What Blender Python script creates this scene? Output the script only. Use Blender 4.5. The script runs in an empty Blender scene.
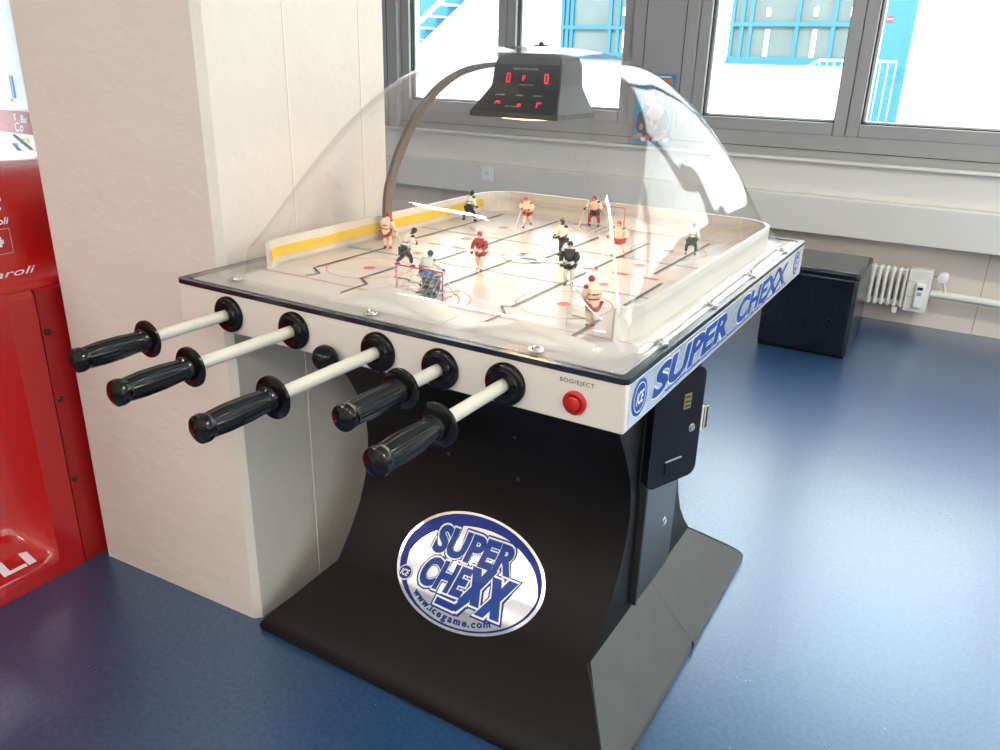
import bpy, bmesh, math, random
from mathutils import Vector, Matrix
random.seed(7)
PI = math.pi
scene = bpy.context.scene
COL = scene.collection

# ---------------------------------------------------------------- camera, sky, sun, lamps, exposure
cam_d = bpy.data.cameras.new('camera'); cam = bpy.data.objects.new('camera', cam_d); COL.objects.link(cam)
cam.location = (1.31366, -0.98256, 1.31360)
cam.rotation_euler = (1.19703467, -0.0247265, 0.5428815)
cam_d.sensor_width = 36; cam_d.lens = 802.47 / 1000 * 36; cam_d.clip_start = 0.02; cam_d.clip_end = 300
scene.camera = cam
vs = scene.view_settings
vs.view_transform = 'Standard'; vs.look = 'None'; vs.gamma = 1; vs.exposure = 0.6; vs.use_curve_mapping = False
scene.cycles.use_denoising = True
scene.cycles.max_bounces = 10; scene.cycles.transparent_max_bounces = 24
scene.cycles.sample_clamp_indirect = 6; scene.cycles.caustics_reflective = False; scene.cycles.caustics_refractive = False

world = bpy.data.worlds.new('sky'); scene.world = world; world.use_nodes = True
wn = world.node_tree.nodes; wn['Background'].inputs[0].default_value = (0.80, 0.91, 1.0, 1); wn['Background'].inputs[1].default_value = 4.6

def light(name, kind, loc, rot, energy, color, sx=1, sy=1):
    d = bpy.data.lights.new(name, kind); d.energy = energy; d.color = color
    if kind == 'AREA':
        d.shape = 'RECTANGLE'; d.size = sx; d.size_y = sy
    o = bpy.data.objects.new(name, d); o.location = loc; o.rotation_euler = rot; COL.objects.link(o)
    return o
sun = light('sun', 'SUN', (0, -10, 20), (math.radians(42), 0, math.radians(6)), 6, (1, .97, .92)); sun.data.angle = .01
for lx, ly in ((-2.0, -3.4), (0.6, -3.9), (3.2, -3.4), (3.0, 1.2)):  # unseen ceiling lamps; the last is added to brighten right floor and window wall
    light('ceiling_and_fill_lamp', 'AREA', (lx, ly, 3.34), (0, 0, 0), 50, (1, .94, .86), 1.2, .14)

# ---------------------------------------------------------------- materials
def new_mat(name):
    m = bpy.data.materials.new(name); m.use_nodes = True
    return m, m.node_tree.nodes, m.node_tree.links, m.node_tree.nodes['Principled BSDF']
def mat(name, col, rough=.5, metal=0, spec=.5, noise=None, bump=None, coat=0, emit=None, trans=0):
    """noise=(scale, amount) tints the base colour a little; bump=(scale, strength, distance)"""
    m, n, l, b = new_mat(name)
    c = (*col, 1)
    b.inputs['Base Color'].default_value = c; b.inputs['Roughness'].default_value = rough; b.inputs['Metallic'].default_value = metal
    b.inputs['Specular IOR Level'].default_value = spec
    b.inputs['Coat Weight'].default_value = coat; b.inputs['Coat Roughness'].default_value = .05
    tc = n.new('ShaderNodeTexCoord')
    ns, am = noise or (8, .04)
    t = n.new('ShaderNodeTexNoise'); t.inputs['Scale'].default_value = ns; t.inputs['Detail'].default_value = 5
    l.new(tc.outputs['Object'], t.inputs['Vector'])
    mx = n.new('ShaderNodeMix'); mx.data_type = 'RGBA'
    mx.inputs[6].default_value = tuple(max(0, v * (1 - am)) for v in col) + (1,)
    mx.inputs[7].default_value = tuple(min(1, v * (1 + am)) for v in col) + (1,)
    l.new(t.outputs['Fac'], mx.inputs[0]); l.new(mx.outputs[2], b.inputs['Base Color'])
    if bump:
        t2 = n.new('ShaderNodeTexNoise'); t2.inputs['Scale'].default_value = bump[0]; t2.inputs['Detail'].default_value = 6
        l.new(tc.outputs['Object'], t2.inputs['Vector'])
        bp = n.new('ShaderNodeBump'); bp.inputs['Strength'].default_value = bump[1]; bp.inputs['Distance'].default_value = bump[2]
        l.new(t2.outputs['Fac'], bp.inputs['Height']); l.new(bp.outputs[0], b.inputs['Normal'])
    if emit:
        b.inputs['Emission Color'].default_value = (*emit[0], 1); b.inputs['Emission Strength'].default_value = emit[1]
    return m
def clear(name, tint=(1, 1, 1), base=.04, gain=.9, wave=None, rough=.02, power=5):
    """thin clear sheet: see-through with an angle dependent reflection"""
    m = bpy.data.materials.new(name); m.use_nodes = True; n = m.node_tree.nodes; l = m.node_tree.links; n.clear()
    out = n.new('ShaderNodeOutputMaterial'); tr = n.new('ShaderNodeBsdfTransparent'); gl = n.new('ShaderNodeBsdfGlossy'); mx = n.new('ShaderNodeMixShader')
    tr.inputs[0].default_value = (*tint, 1); gl.inputs['Roughness'].default_value = rough
    lw = n.new('ShaderNodeLayerWeight'); lw.inputs[0].default_value = .5
    pw = n.new('ShaderNodeMath'); pw.operation = 'POWER'; pw.inputs[1].default_value = power
    ma = n.new('ShaderNodeMath'); ma.operation = 'MULTIPLY_ADD'; ma.inputs[1].default_value = gain; ma.inputs[2].default_value = base; ma.use_clamp = True
    l.new(lw.outputs['Facing'], pw.inputs[0]); l.new(pw.outputs[0], ma.inputs[0]); l.new(ma.outputs[0], mx.inputs[0])
    l.new(tr.outputs[0], mx.inputs[1]); l.new(gl.outputs[0], mx.inputs[2]); l.new(mx.outputs[0], out.inputs[0])
    if wave:
        tc = n.new('ShaderNodeTexCoord'); t = n.new('ShaderNodeTexNoise'); t.inputs['Scale'].default_value = wave[0]; t.inputs['Detail'].default_value = 1
        l.new(tc.outputs['Object'], t.inputs['Vector'])
        bp = n.new('ShaderNodeBump'); bp.inputs['Strength'].default_value = wave[1]; bp.inputs['Distance'].default_value = wave[2]
        l.new(t.outputs['Fac'], bp.inputs['Height']); l.new(bp.outputs[0], gl.inputs['Normal'])
    return m
M = dict(
    cabinet=mat('cabinet_white', (.74, .685, .61), .35, noise=(5, .03)),
    black_lam=mat('black_laminate', (.005, .0045, .004), .5, spec=.2, noise=(14, .2), bump=(60, .05, .002)),
    rubber=mat('black_plastic', (.004, .004, .0045), .16, spec=.3, noise=(20, .2)),
    trim=mat('black_trim', (.012, .014, .03), .2),
    rod=mat('rod_sleeve', (.66, .62, .52), .4, noise=(30, .05)),
    ice=mat('ice_surface', (.61, .57, .525), .3, spec=.3, noise=(6, .02)),
    board=mat('board_white', (.74, .69, .61), .35), yellow=mat('kick_yellow', (.85, .58, .05), .35),
    line_black=mat('line_black', (.02, .02, .025), .4), line_red=mat('line_red', (.62, .10, .09), .4), line_blue=mat('line_blue', (.22, .32, .45), .4),
    score=mat('scoreboard_grey', (.04, .04, .038), .5, spec=.3, bump=(200, .2, .001)), face=mat('scoreboard_face', (.016, .014, .016), .2, spec=.25),
    led=mat('led_red', (.8, .02, .03), .4, emit=((1, .015, .03), 1.1)), print_grey=mat('print_grey', (.35, .35, .35), .5),
    lampglass=mat('lamp_glow', (1, .7, .35), .4, emit=((1, .62, .25), 3.5)),
    cable=mat('cable_grey', (.15, .135, .125), .5),
    steel=mat('steel', (.6, .58, .55), .25, metal=1), brass=mat('brass', (.7, .55, .35), .3, metal=1),
    red_btn=mat('button_red', (.5, .012, .012), .25), ink=mat('ink_black', (.02, .02, .02), .5),
    silver=mat('mirror_film', (.86, .87, .88), .24, metal=1, noise=(4, .05), bump=(5, .25, .01)),
    silver_side=mat('side_film', (.82, .88, .95), .2, metal=.7, noise=(4, .02)),
    logo_blue=mat('logo_blue', (.006, .05, .29), .4, spec=.3), logo_deep=mat('logo_deep', (.005, .03, .26), .4, spec=.3), logo_white=mat('logo_white', (.85, .87, .9), .3),
    coin=mat('coin_door', (.006, .006, .013), .5, spec=.2), panel_blue=mat('service_panel', (.02, .024, .032), .3), yellow_tag=mat('tag', (.22, .22, .05), .5),
    grey_edge=mat('edge_scuff', (.055, .055, .052), .4, noise=(18, .25), bump=(40, .15, .002)),
    frame=mat('frame_grey', (.37, .36, .35), .45, noise=(2, .03)), frame_dark=mat('gasket', (.015, .015, .015), .5), frame_light=mat('frame_edge', (.62, .64, .65), .4),
    duct=mat('duct_cream', (.78, .75, .70), .4, noise=(2, .02)), wall=mat('wall_cream', (.80, .72, .63), .7, noise=(3, .03), bump=(30, .1, .002)),
    radiator=mat('radiator_white', (.82, .80, .74), .35), pipe=mat('pipe_white', (.80, .77, .70), .35), valve=mat('valve_white', (.88, .9, .92), .3),
    leather=mat('leather', (.01, .012, .018), .16, noise=(10, .15), bump=(90, .08, .002)),
    red=mat('fibreglass_red', (.50, .006, .006), .16, noise=(3, .05), coat=.6), red_dark=mat('side_red', (.36, .006, .008), .3),
    white_vinyl=mat('white_vinyl', (.9, .9, .9), .35),
    ceiling=mat('ceiling_white', (.8, .79, .76), .8), plaster=mat('facade_plaster', (.86, .85, .82), .8, noise=(2, .02)),
    blue=mat('blue_paint', (.010, .12, .22), .5), glassy=mat('facade_glass', (.10, .13, .13), .2, noise=(3, .25)), pale=mat('pale_curtain', (.85, .86, .85), .6),
    green=mat('green_frame', (.10, .35, .30), .5),
    concrete=mat('concrete', (.55, .55, .53), .8), railing=mat('rail_pale', (.4, .5, .6), .4), tan=mat('joint_tan', (.5, .38, .28), .8),
    orange=mat('flyer_orange', (.75, .2, .06), .5), flyer=mat('flyer_blue', (.05, .28, .5), .5), dark=mat('print_dark', (.03, .04, .07), .5), pink=mat('print_pink', (.55, .33, .33), .5),
    skin=mat('figure_skin', (.75, .52, .38), .4), team_black=mat('team_black', (.02, .022, .03), .35), team_white=mat('team_white', (.85, .80, .70), .35),
    team_red=mat('team_red', (.40, .03, .03), .35), team_cream=mat('team_cream', (.85, .68, .50), .35), team_grey=mat('team_grey', (.25, .25, .25), .4), team_green=mat('team_green', (.03, .07, .07), .35), team_blue=mat('team_blue', (.1, .3, .7), .4),
    net=mat('net_white', (.8, .78, .75), .5), red_post=mat('post_red', (.6, .06, .09), .35), stick=mat('stick', (.85, .78, .66), .4),
    dome=clear('dome_acrylic', (.985, .985, .985), .032, .5, wave=(6, .3, .01), rough=.01, power=5.5),
    frost=clear('frosted_board', (.97, .96, .94), .08, .4, rough=.5),
    flange=clear('flange_acrylic', (.97, .97, .97), .06, .45, wave=(9, .3, .006), rough=.06, power=4),
    pane=clear('window_pane', (.97, .985, .98), .04, .7),
)
def floor_mat():
    m, n, l, b = new_mat('floor_lino')
    tc = n.new('ShaderNodeTexCoord')
    def noise(s, d=4):
        t = n.new('ShaderNodeTexNoise'); t.inputs['Scale'].default_value = s; t.inputs['Detail'].default_value = d; l.new(tc.outputs['Object'], t.inputs['Vector']); return t
    r = n.new('ShaderNodeValToRGB'); r.color_ramp.elements[0].position = .35; r.color_ramp.elements[0].color = (.015, .049, .116, 1)
    r.color_ramp.elements[1].position = .66; r.color_ramp.elements[1].color = (.026, .077, .176, 1)
    l.new(noise(90).outputs['Fac'], r.inputs[0])
    v = n.new('ShaderNodeTexVoronoi'); v.inputs['Scale'].default_value = 60; l.new(tc.outputs['Object'], v.inputs['Vector'])
    lt = n.new('ShaderNodeMath'); lt.operation = 'LESS_THAN'; lt.inputs[1].default_value = .10; l.new(v.outputs['Distance'], lt.inputs[0])
    mk = n.new('ShaderNodeMath'); mk.operation = 'GREATER_THAN'; mk.inputs[1].default_value = .62; l.new(noise(13).outputs['Fac'], mk.inputs[0])
    mu = n.new('ShaderNodeMath'); mu.operation = 'MULTIPLY'; l.new(lt.outputs[0], mu.inputs[0]); l.new(mk.outputs[0], mu.inputs[1])
    mx = n.new('ShaderNodeMix'); mx.data_type = 'RGBA'; mx.inputs[7].default_value = (.22, .3, .42, 1)
    l.new(mu.outputs[0], mx.inputs[0]); l.new(r.outputs[0], mx.inputs[6]); l.new(mx.outputs[2], b.inputs['Base Color'])
    b.inputs['Roughness'].default_value = .32; b.inputs['Specular IOR Level'].default_value = 1.0; b.inputs['Specular Tint'].default_value = (.5, .76, 1, 1); b.inputs['Coat Weight'].default_value = 1.0; b.inputs['Coat Roughness'].default_value = .27
    bp = n.new('ShaderNodeBump'); bp.inputs['Strength'].default_value = .08; bp.inputs['Distance'].default_value = .002
    l.new(noise(150).outputs['Fac'], bp.inputs['Height']); l.new(bp.outputs[0], b.inputs['Normal'])
    return m
M['floor'] = floor_mat()
def pier_mat():
    m, n, l, b = new_mat('painted_concrete')
    tc = n.new('ShaderNodeTexCoord')
    b.inputs['Base Color'].default_value = (.70, .645, .575, 1); b.inputs['Roughness'].default_value = .55
    mp = n.new('ShaderNodeMapping'); mp.inputs['Scale'].default_value = (1, 1, 1.3); l.new(tc.outputs['Object'], mp.inputs[0])
    a = n.new('ShaderNodeTexNoise'); a.inputs['Scale'].default_value = 5; a.inputs['Detail'].default_value = 8; a.inputs['Roughness'].default_value = .55; l.new(mp.outputs[0], a.inputs['Vector'])
    c = n.new('ShaderNodeTexVoronoi'); c.inputs['Scale'].default_value = 22; l.new(tc.outputs['Object'], c.inputs['Vector'])
    s = n.new('ShaderNodeMath'); s.operation = 'LESS_THAN'; s.inputs[1].default_value = .13; l.new(c.outputs['Distance'], s.inputs[0])
    k = n.new('ShaderNodeTexNoise'); k.inputs['Scale'].default_value = 6; l.new(tc.outputs['Object'], k.inputs['Vector'])
    g = n.new('ShaderNodeMath'); g.operation = 'GREATER_THAN'; g.inputs[1].default_value = .6; l.new(k.outputs['Fac'], g.inputs[0])
    mm = n.new('ShaderNodeMath'); mm.operation = 'MULTIPLY'; l.new(s.outputs[0], mm.inputs[0]); l.new(g.outputs[0], mm.inputs[1])
    ad = n.new('ShaderNodeMath'); ad.operation = 'MULTIPLY_ADD'; ad.inputs[1].default_value = .5; l.new(mm.outputs[0], ad.inputs[0]); l.new(a.outputs['Fac'], ad.inputs[2])
    # rougher render towards the foot of the pier
    sx = n.new('ShaderNodeSeparateXYZ'); l.new(tc.outputs['Object'], sx.inputs[0])
    mr = n.new('ShaderNodeMapRange'); mr.inputs[1].default_value = .0; mr.inputs[2].default_value = .16; mr.inputs[3].default_value = 1.0; mr.inputs[4].default_value = .7; l.new(sx.outputs['Z'], mr.inputs[0])
    bp = n.new('ShaderNodeBump'); bp.inputs['Distance'].default_value = .012; l.new(mr.outputs[0], bp.inputs['Strength'])
    l.new(ad.outputs[0], bp.inputs['Height']); l.new(bp.outputs[0], b.inputs['Normal'])
    return m
M['pier'] = pier_mat()

# ---------------------------------------------------------------- mesh helpers
class MB:
    def __init__(s): s.bm = bmesh.new(); s.mats = []
    def mi(s, m):
        m = M[m] if isinstance(m, str) else m
        if m not in s.mats: s.mats.append(m)
        return s.mats.index(m)
    def faces(s, verts, faces, m, smooth=False):
        vs_ = [s.bm.verts.new(v) for v in verts]; k = s.mi(m); out = []
        for f in faces:
            try: fc = s.bm.faces.new([vs_[i] for i in f])
            except ValueError: continue
            fc.material_index = k; fc.smooth = smooth; out.append(fc)
        return out
    def box(s, lo, hi, m, bev=0, seg=2, mtx=None):
        x0, y0, z0 = lo; x1, y1, z1 = hi
        V = [(x0, y0, z0), (x1, y0, z0), (x1, y1, z0), (x0, y1, z0), (x0, y0, z1), (x1, y0, z1), (x1, y1, z1), (x0, y1, z1)]
        if mtx: V = [mtx @ Vector(v) for v in V]
        fs = s.faces(V, [(3, 2, 1, 0), (4, 5, 6, 7), (0, 1, 5, 4), (1, 2, 6, 5), (2, 3, 7, 6), (3, 0, 4, 7)], m)
        if bev:
            es = list({e for f in fs for e in f.edges})
            r = bmesh.ops.bevel(s.bm, geom=es, offset=bev, segments=seg, affect='EDGES', profile=.5)
            for f in r['faces']: f.smooth = True
    def loft(s, rings, m, smooth=True, cap=True, closed=True):
        k = s.mi(m); R_ = [[s.bm.verts.new(v) for v in r] for r in rings]; n = len(R_[0])
        for a, b in zip(R_, R_[1:]):
            for i in range(n if closed else n - 1):
                j = (i + 1) % n
                try: f = s.bm.faces.new((a[i], a[j], b[j], b[i]))
                except ValueError: continue
                f.material_index = k; f.smooth = smooth
        if cap and closed:
            for r in (R_[0][::-1], R_[-1]):
                f = s.bm.faces.new(r); f.material_index = k
        return R_
    def lathe(s, base, axis, prof, m, n=32, smooth=True, ribs=0, cap=True):
        """prof: (distance along axis, radius)"""
        ax = Vector(axis).normalized(); u = ax.orthogonal().normalized(); w = ax.cross(u); base = Vector(base); rings = []
        for pr in prof:
            d, r = pr[0], pr[1]; rb = pr[2] if len(pr) > 2 else 0
            rings.append([base + ax * d + (u * math.cos(2 * PI * i / n) + w * math.sin(2 * PI * i / n)) * max(1e-5, r * (1 + rb * math.cos(2 * PI * i / n * ribs))) for i in range(n)])
        s.loft(rings, m, smooth, cap)
    def tube(s, pts, r, m, n=10, flat=None):
        pts = [Vector(p) for p in pts]; rings = []; up = None
        for i, p in enumerate(pts):
            t = (pts[min(i + 1, len(pts) - 1)] - pts[max(i - 1, 0)]).normalized()
            if up is None: up = t.orthogonal().normalized()
            up = (up - t * up.dot(t)).normalized(); w = t.cross(up)
            rr = r[i] if isinstance(r, (list, tuple)) else r
            rings.append([p + (up * math.cos(2 * PI * k / n) + w * math.sin(2 * PI * k / n)) * rr for k in range(n)])
        s.loft(rings, m)
    def prism(s, pts, axis, a, b, m, smooth=False):
        """polygon of 2D points extruded along axis 0/1/2 from a to b"""
        def P(q, v):
            return {0: (v, q[0], q[1]), 1: (q[0], v, q[1]), 2: (q[0], q[1], v)}[axis]
        s.loft([[P(q, a) for q in pts], [P(q, b) for q in pts]], m, smooth)
    def build(s, name, parent=None, weld=True, smooth_angle=None):
        if weld: bmesh.ops.remove_doubles(s.bm, verts=s.bm.verts, dist=1e-6)
        bmesh.ops.recalc_face_normals(s.bm, faces=s.bm.faces)
        for e in s.bm.edges:
            if len(e.link_faces) == 2 and e.calc_face_angle(0) > .75: e.smooth = False
        me = bpy.data.meshes.new(name); s.bm.to_mesh(me); s.bm.free()
        for m in s.mats: me.materials.append(m)
        o = bpy.data.objects.new(name, me); COL.objects.link(o)
        if parent:
            o.parent = parent
            w = Vector((0, 0, 0)); q = parent
            while q: w += q.location; q = q.parent
            me.transform(Matrix.Translation(-w))
        return o
def tag(o, label=None, cat=None, group=None, kind=None):
    if label: o['label'] = label
    if cat: o['category'] = cat
    if group: o['group'] = group
    if kind: o['kind'] = kind
    return o
def empty(name, loc, label=None, cat=None, group=None, kind=None):
    o = bpy.data.objects.new(name, None); o.location = loc; o.empty_display_size = .05; COL.objects.link(o)
    return tag(o, label, cat, group, kind)
def rrect(x0, y0, x1, y1, r, n=6):
    out = []
    for cx, cy, a0 in ((x1 - r, y0 + r, -PI / 2), (x1 - r, y1 - r, 0), (x0 + r, y1 - r, PI / 2), (x0 + r, y0 + r, PI)):
        for k in range(n + 1):
            a = a0 + PI / 2 * k / n; out.append((cx + r * math.cos(a), cy + r * math.sin(a)))
    return out
def text2d(txt, size=1, shear=0, bold=.0, space=1.0, align='LEFT', sx=1.0, sub=0):
    """returns (verts2d, faces) of a filled text"""
    cu = bpy.data.curves.new('t', 'FONT'); cu.body = txt; cu.size = size; cu.shear = shear; cu.offset = bold * size; cu.space_character = space
    cu.align_x = align; cu.resolution_u = 4
    o = bpy.data.objects.new('t', cu); COL.objects.link(o)
    dg = bpy.context.evaluated_depsgraph_get(); me = bpy.data.meshes.new_from_object(o.evaluated_get(dg))
    bpy.data.objects.remove(o); bpy.data.curves.remove(cu)
    if sub:
        bm = bmesh.new(); bm.from_mesh(me); bmesh.ops.triangulate(bm, faces=bm.faces)
        for _ in range(sub): bmesh.ops.subdivide_edges(bm, edges=[e for e in bm.edges if e.calc_length() > .02], cuts=1)
        bm.to_mesh(me); bm.free()
    V = [(v.co.x * sx, v.co.y) for v in me.vertices]; F = [tuple(p.vertices) for p in me.polygons]
    bpy.data.meshes.remove(me)
    return V, F
def fit2d(VF, x0, x1, y0, y1, shear=0):
    V, F = VF; xs = [v[0] for v in V]; ys = [v[1] for v in V]
    a, b, c, d = min(xs), max(xs), min(ys), max(ys)
    return [(x0 + (x - a) / (b - a) * (x1 - x0), y0 + (y - c) / (d - c) * (y1 - y0)) for x, y in V], F

# ================================================================ THE SETTING
WY = 3.87
def struct(o): o['kind'] = 'structure'; return o
b = MB(); b.faces([(-9, -5, 0), (4.2, -5, 0), (4.2, WY + .1, 0), (-9, WY + .1, 0), (-9, -5, -.1), (4.2, -5, -.1), (4.2, WY + .1, -.1), (-9, WY + .1, -.1)], [(0, 1, 2, 3), (7, 6, 5, 4), (0, 4, 5, 1), (1, 5, 6, 2), (2, 6, 7, 3), (3, 7, 4, 0)], 'floor'); struct(b.build('floor'))
b = MB(); b.box((-9, -5, 3.4), (4.2, WY + .3, 3.55), 'ceiling'); struct(b.build('ceiling'))
b = MB(); b.box((-9, -5.15, 0), (4.2, -5, 3.4), 'wall'); struct(b.build('wall_behind'))
b = MB(); b.box((-9.15, -5, 0), (-9, WY, 3.4), 'wall'); struct(b.build('wall_left'))
# right wall with a strip of windows (outside the frame, lights the floor and shows in the dome)
b = MB(); b.box((4.2, -5, 0), (4.35, WY, .9), 'wall'); b.box((4.2, -5, 3.2), (4.35, WY, 3.4), 'wall')
for y0, y1 in ((-5, -2.6), (-.95, -.7), (1.2, 1.45), (3.3, WY)): b.box((4.2, y0, .9), (4.35, y1, 3.2), 'wall')
struct(b.build('wall_right'))
# window wall: parapet below, duct, frames
b = MB(); b.box((-2.6, WY, 0), (4.2, WY + .25, .9), 'wall'); b.box((-9, WY, 3.0), (4.2, WY + .25, 3.4), 'wall')
b.box((1.392, WY - .0015, 0), (1.396, WY + .01, .47), 'tan'); b.box((-.8, WY - .0015, 0), (-.796, WY + .01, .47), 'tan')
struct(b.build('wall_back'))
b = MB()   # steel cable duct running under the windows
b.box((-2.55, 3.72, .462), (4.19, WY - .002, .662), 'duct', .006)
b.box((-2.55, 3.79, .662), (4.19, WY - .002, .835), 'duct', .004)
b.box((-2.55, 3.765, .835), (4.19, WY - .002, .850), 'duct', .004)
struct(b.build('trim_1'))
b = MB()   # grey sill rail
b.box((-2.6, 3.845, .85), (4.19, 3.99, .975), 'frame', .003)
b.box((-2.6, 3.842, .893), (4.19, 3.85, .896), 'frame_dark')
struct(b.build('trim_2'))
def window(n, x0, x1, z0=.975, z1=3.0, sash=.066, fr='frame'):
    w = empty('window_%d' % n, (x0, WY, z0), kind='structure')
    b = MB()
    s = sash
    for lo, hi in (((x0, z0), (x0 + s, z1)), ((x1 - s, z0), (x1, z1)), ((x0 + s, z0), (x1 - s, z0 + s)), ((x0 + s, z1 - s), (x1 - s, z1))):
        b.box((lo[0] + .001, 3.85, lo[1]), (hi[0] - .001, 3.96, hi[1]), fr, .004)
    b.build('window_frame', w)
    g = MB(); t = .006
    for lo, hi in (((x0 + s, z0 + s), (x0 + s + t, z1 - s)), ((x1 - s - t, z0 + s), (x1 - s, z1 - s)), ((x0 + s, z0 + s), (x1 - s, z0 + s + t)),):
        g.box((lo[0], 3.875, lo[1]), (hi[0], 3.90, hi[1]), 'frame_dark')
        g.box((lo[0], 3.90, lo[1]), (hi[0] + .012 * (hi[0] - lo[0] < .02 and lo[0] < (x0 + x1) / 2) , 3.955, hi[1] + .008), 'frame_light')
    g.build('gasket', w)
    p = MB(); p.box((x0 + s, 3.905, z0 + s), (x1 - s, 3.911, z1 - s), 'pane'); p.build('pane', w)
    return w
window(1, -2.41, -1.558); window(2, -1.556, -.68); window(3, -.285, .584); window(4, .586, 1.95); window(5, 1.952, 3.1); window(6, 3.102, 4.18)
b = MB()   # wide grey pier cladding between the windows, with narrow joints
b.box((-.678, 3.83, .975), (-.287, 3.99, 3.0), 'frame', .003)
for x in (-.60, -.36): b.box((x, 3.8275, .975), (x + .003, 3.832, 3.0), 'frame_dark')
b.box((-2.60, 3.80, .85), (-2.412, 3.99, 3.0), 'frame', .004); b.box((-2.50, 3.797, .85), (-2.497, 3.802, 3.0), 'frame_dark')
b.box((-2.70, 3.74, 0), (-2.602, 3.99, 3.0), 'frame_light', .004)
struct(b.build('trim_3'))
b = MB()
for x in (-8.9, -7.0, -5.1, -3.2): b.box((x, 3.86, 0), (x + .05, 3.92, 3.0), 'frame')
b.box((-9, 3.86, 0), (-2.7, 3.92, .08), 'frame'); struct(b.build('trim_4'))
b = MB(); b.box((-9, 3.888, .08), (-2.7, 3.894, 3.0), 'pane'); struct(b.build('window_7'))
for i, (y0, y1) in enumerate(((-2.6, -.95), (-.7, 1.2), (1.45, 3.3))):
    w = empty('window_%d' % (8 + i), (4.27, y0, .9), kind='structure')
    b = MB()
    ym = (y0 + y1) / 2
    for lo, hi in (((y0, .9), (y0 + .06, 3.2)), ((y1 - .06, .9), (y1, 3.2)), ((ym - .03, .9), (ym + .03, 3.2)), ((y0, .9), (y1, .96)), ((y0, 3.14), (y1, 3.2))):
        b.box((4.24, lo[0], lo[1]), (4.31, hi[0], hi[1]), 'frame')
    b.build('window_frame', w); b = MB(); b.box((4.27, y0 + .06, .96), (4.276, y1 - .06, 3.14), 'pane'); b.build('pane', w)
# concrete pier with a chamfered corner
b = MB(); ch = .015
foot = [(-.575, .098), (-.02 - ch, .125), (-.02, .125 + ch), (-.02, .675), (-.59, .675), (-.59, .112)]
rings = []
for z in (0, .03, .8, 1.6, 3.4):
    rings.append([(x, y, z) for x, y in foot])
b.loft(rings, 'pier', smooth=False)
b.box((-.0225, .345, 0), (-.0185, .349, 3.4), 'wall'); b.box((-.0225, .585, 0), (-.0185, .588, 3.4), 'wall')
struct(b.build('wall_pier'))
# housings of the unseen ceiling lamps, the last made for the added fill lamp
for i, (lx, ly) in enumerate(((-2.0, -3.4), (0.6, -3.9), (3.2, -3.4), (3.0, 1.2))):
    b = MB(); b.box((lx - .63, ly - .18, 3.345), (lx + .63, ly + .18, 3.4), 'frame_light', .005); struct(b.build('trim_%d' % (5 + i)))

# ---------------------------------------------------------------- things along the window wall
rad = empty('radiator', (.85, 3.78, .1), 'small cream ribbed radiator low on the wall beside the black ottoman', 'radiator')
for i in range(13):
    x = .632 + i * .0325
    b = MB(); b.box((x, 3.735, .118), (x + .019, 3.80, .332), 'radiator', .008, 3); tag(b.build('radiator_rib', rad))
b = MB(); b.box((.62, 3.755, .30), (1.05, 3.79, .325), 'radiator', .005); b.box((.62, 3.755, .125), (1.05, 3.79, .15), 'radiator', .005); b.build('header_rail', rad)
b = MB(); b.box((1.045, 3.725, .108), (1.158, 3.81, .338), 'radiator', .006); b.box((1.05, 3.722, .272), (1.085, 3.727, .274), 'tan'); b.box((1.05, 3.722, .19), (1.085, 3.727, .192), 'tan'); b.build('end_cover', rad)
b = MB(); b.box((.62, 3.81, .22), (.9, WY, .25), 'radiator'); b.build('wall_bracket', rad)
hm = MB(); hm.box((1.092, 3.705, .138), (1.134, 3.726, .268), 'valve', .005); o = hm.build('heat_meter', rad); o['label'] = 'white heat cost meter with a small display'
b = MB(); b.box((1.10, 3.7035, .236), (1.126, 3.706, .25), 'ink'); b.box((1.102, 3.7035, .205), (1.122, 3.706, .222), 'print_grey'); b.build('display', o)
b = MB(); b.box((.995, 3.72, .088), (1.02, 3.745, .118), 'radiator', .003); b.build('drain_cap', rad)
hp = empty('heating_pipe', (1.16, 3.8, .2), 'cream heating pipe running along the wall with a white thermostat valve', 'pipe')
b = MB(); b.tube([(1.16, 3.8, .205), (1.5, 3.8, .20), (4.1, 3.8, .19)], .021, 'pipe', 16); b.build('pipe', hp)
b = MB(); b.tube([(1.225, 3.8, .205), (1.222, 3.795, .24), (1.207, 3.785, .285), (1.205, 3.78, .305)], [.011, .009, .009, .01], 'pipe', 12); b.build('riser', hp)
b = MB(); b.lathe((1.205, 3.80, .308), (0, -1, 0), [(0, .012), (.02, .014), (.025, .027), (.07, .028), (.078, .024), (.08, .002)], 'valve', 24); b.tube([(1.155, 3.78, .312), (1.2, 3.78, .308)], .008, 'brass', 10); b.build('thermostat_head', hp)
so = empty('wall_socket', (-1.6, 3.72, .60), 'white wall socket on the cream duct seen through the dome', 'socket')
b = MB(); b.box((-1.645, 3.708, .555), (-1.555, 3.72, .645), 'valve', .004); b.build('plate', so)
b = MB(); b.lathe((-1.6, 3.7085, .6), (0, -1, 0), [(0, .032), (.002, .032), (.002, .0003)], 'valve', 20)
for dx, dz in ((-.011, 0), (.011, 0), (0, .009)): b.lathe((-1.6 + dx, 3.7062, .6 + dz), (0, -1, 0), [(0, .0035), (.0005, .0035), (.0005, .0002)], 'ink', 8)
b.build('socket_face', so)
ot = empty('ottoman', (.67, 3.25, 0), 'black leather cube ottoman standing on the blue floor behind the game table', 'ottoman')
b = MB(); b.box((.458, 3.028, .006), (.885, 3.472, .40), 'leather', .018, 4); b.build('body', ot)
b = MB(); b.box((.457, 3.027, .385), (.886, 3.473, .425), 'leather', .016, 4); b.build('seat_cushion', ot)
b = MB(); b.box((.465, 3.035, 0), (.878, 3.465, .012), 'rubber', .003); b.build('base', ot)
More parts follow.
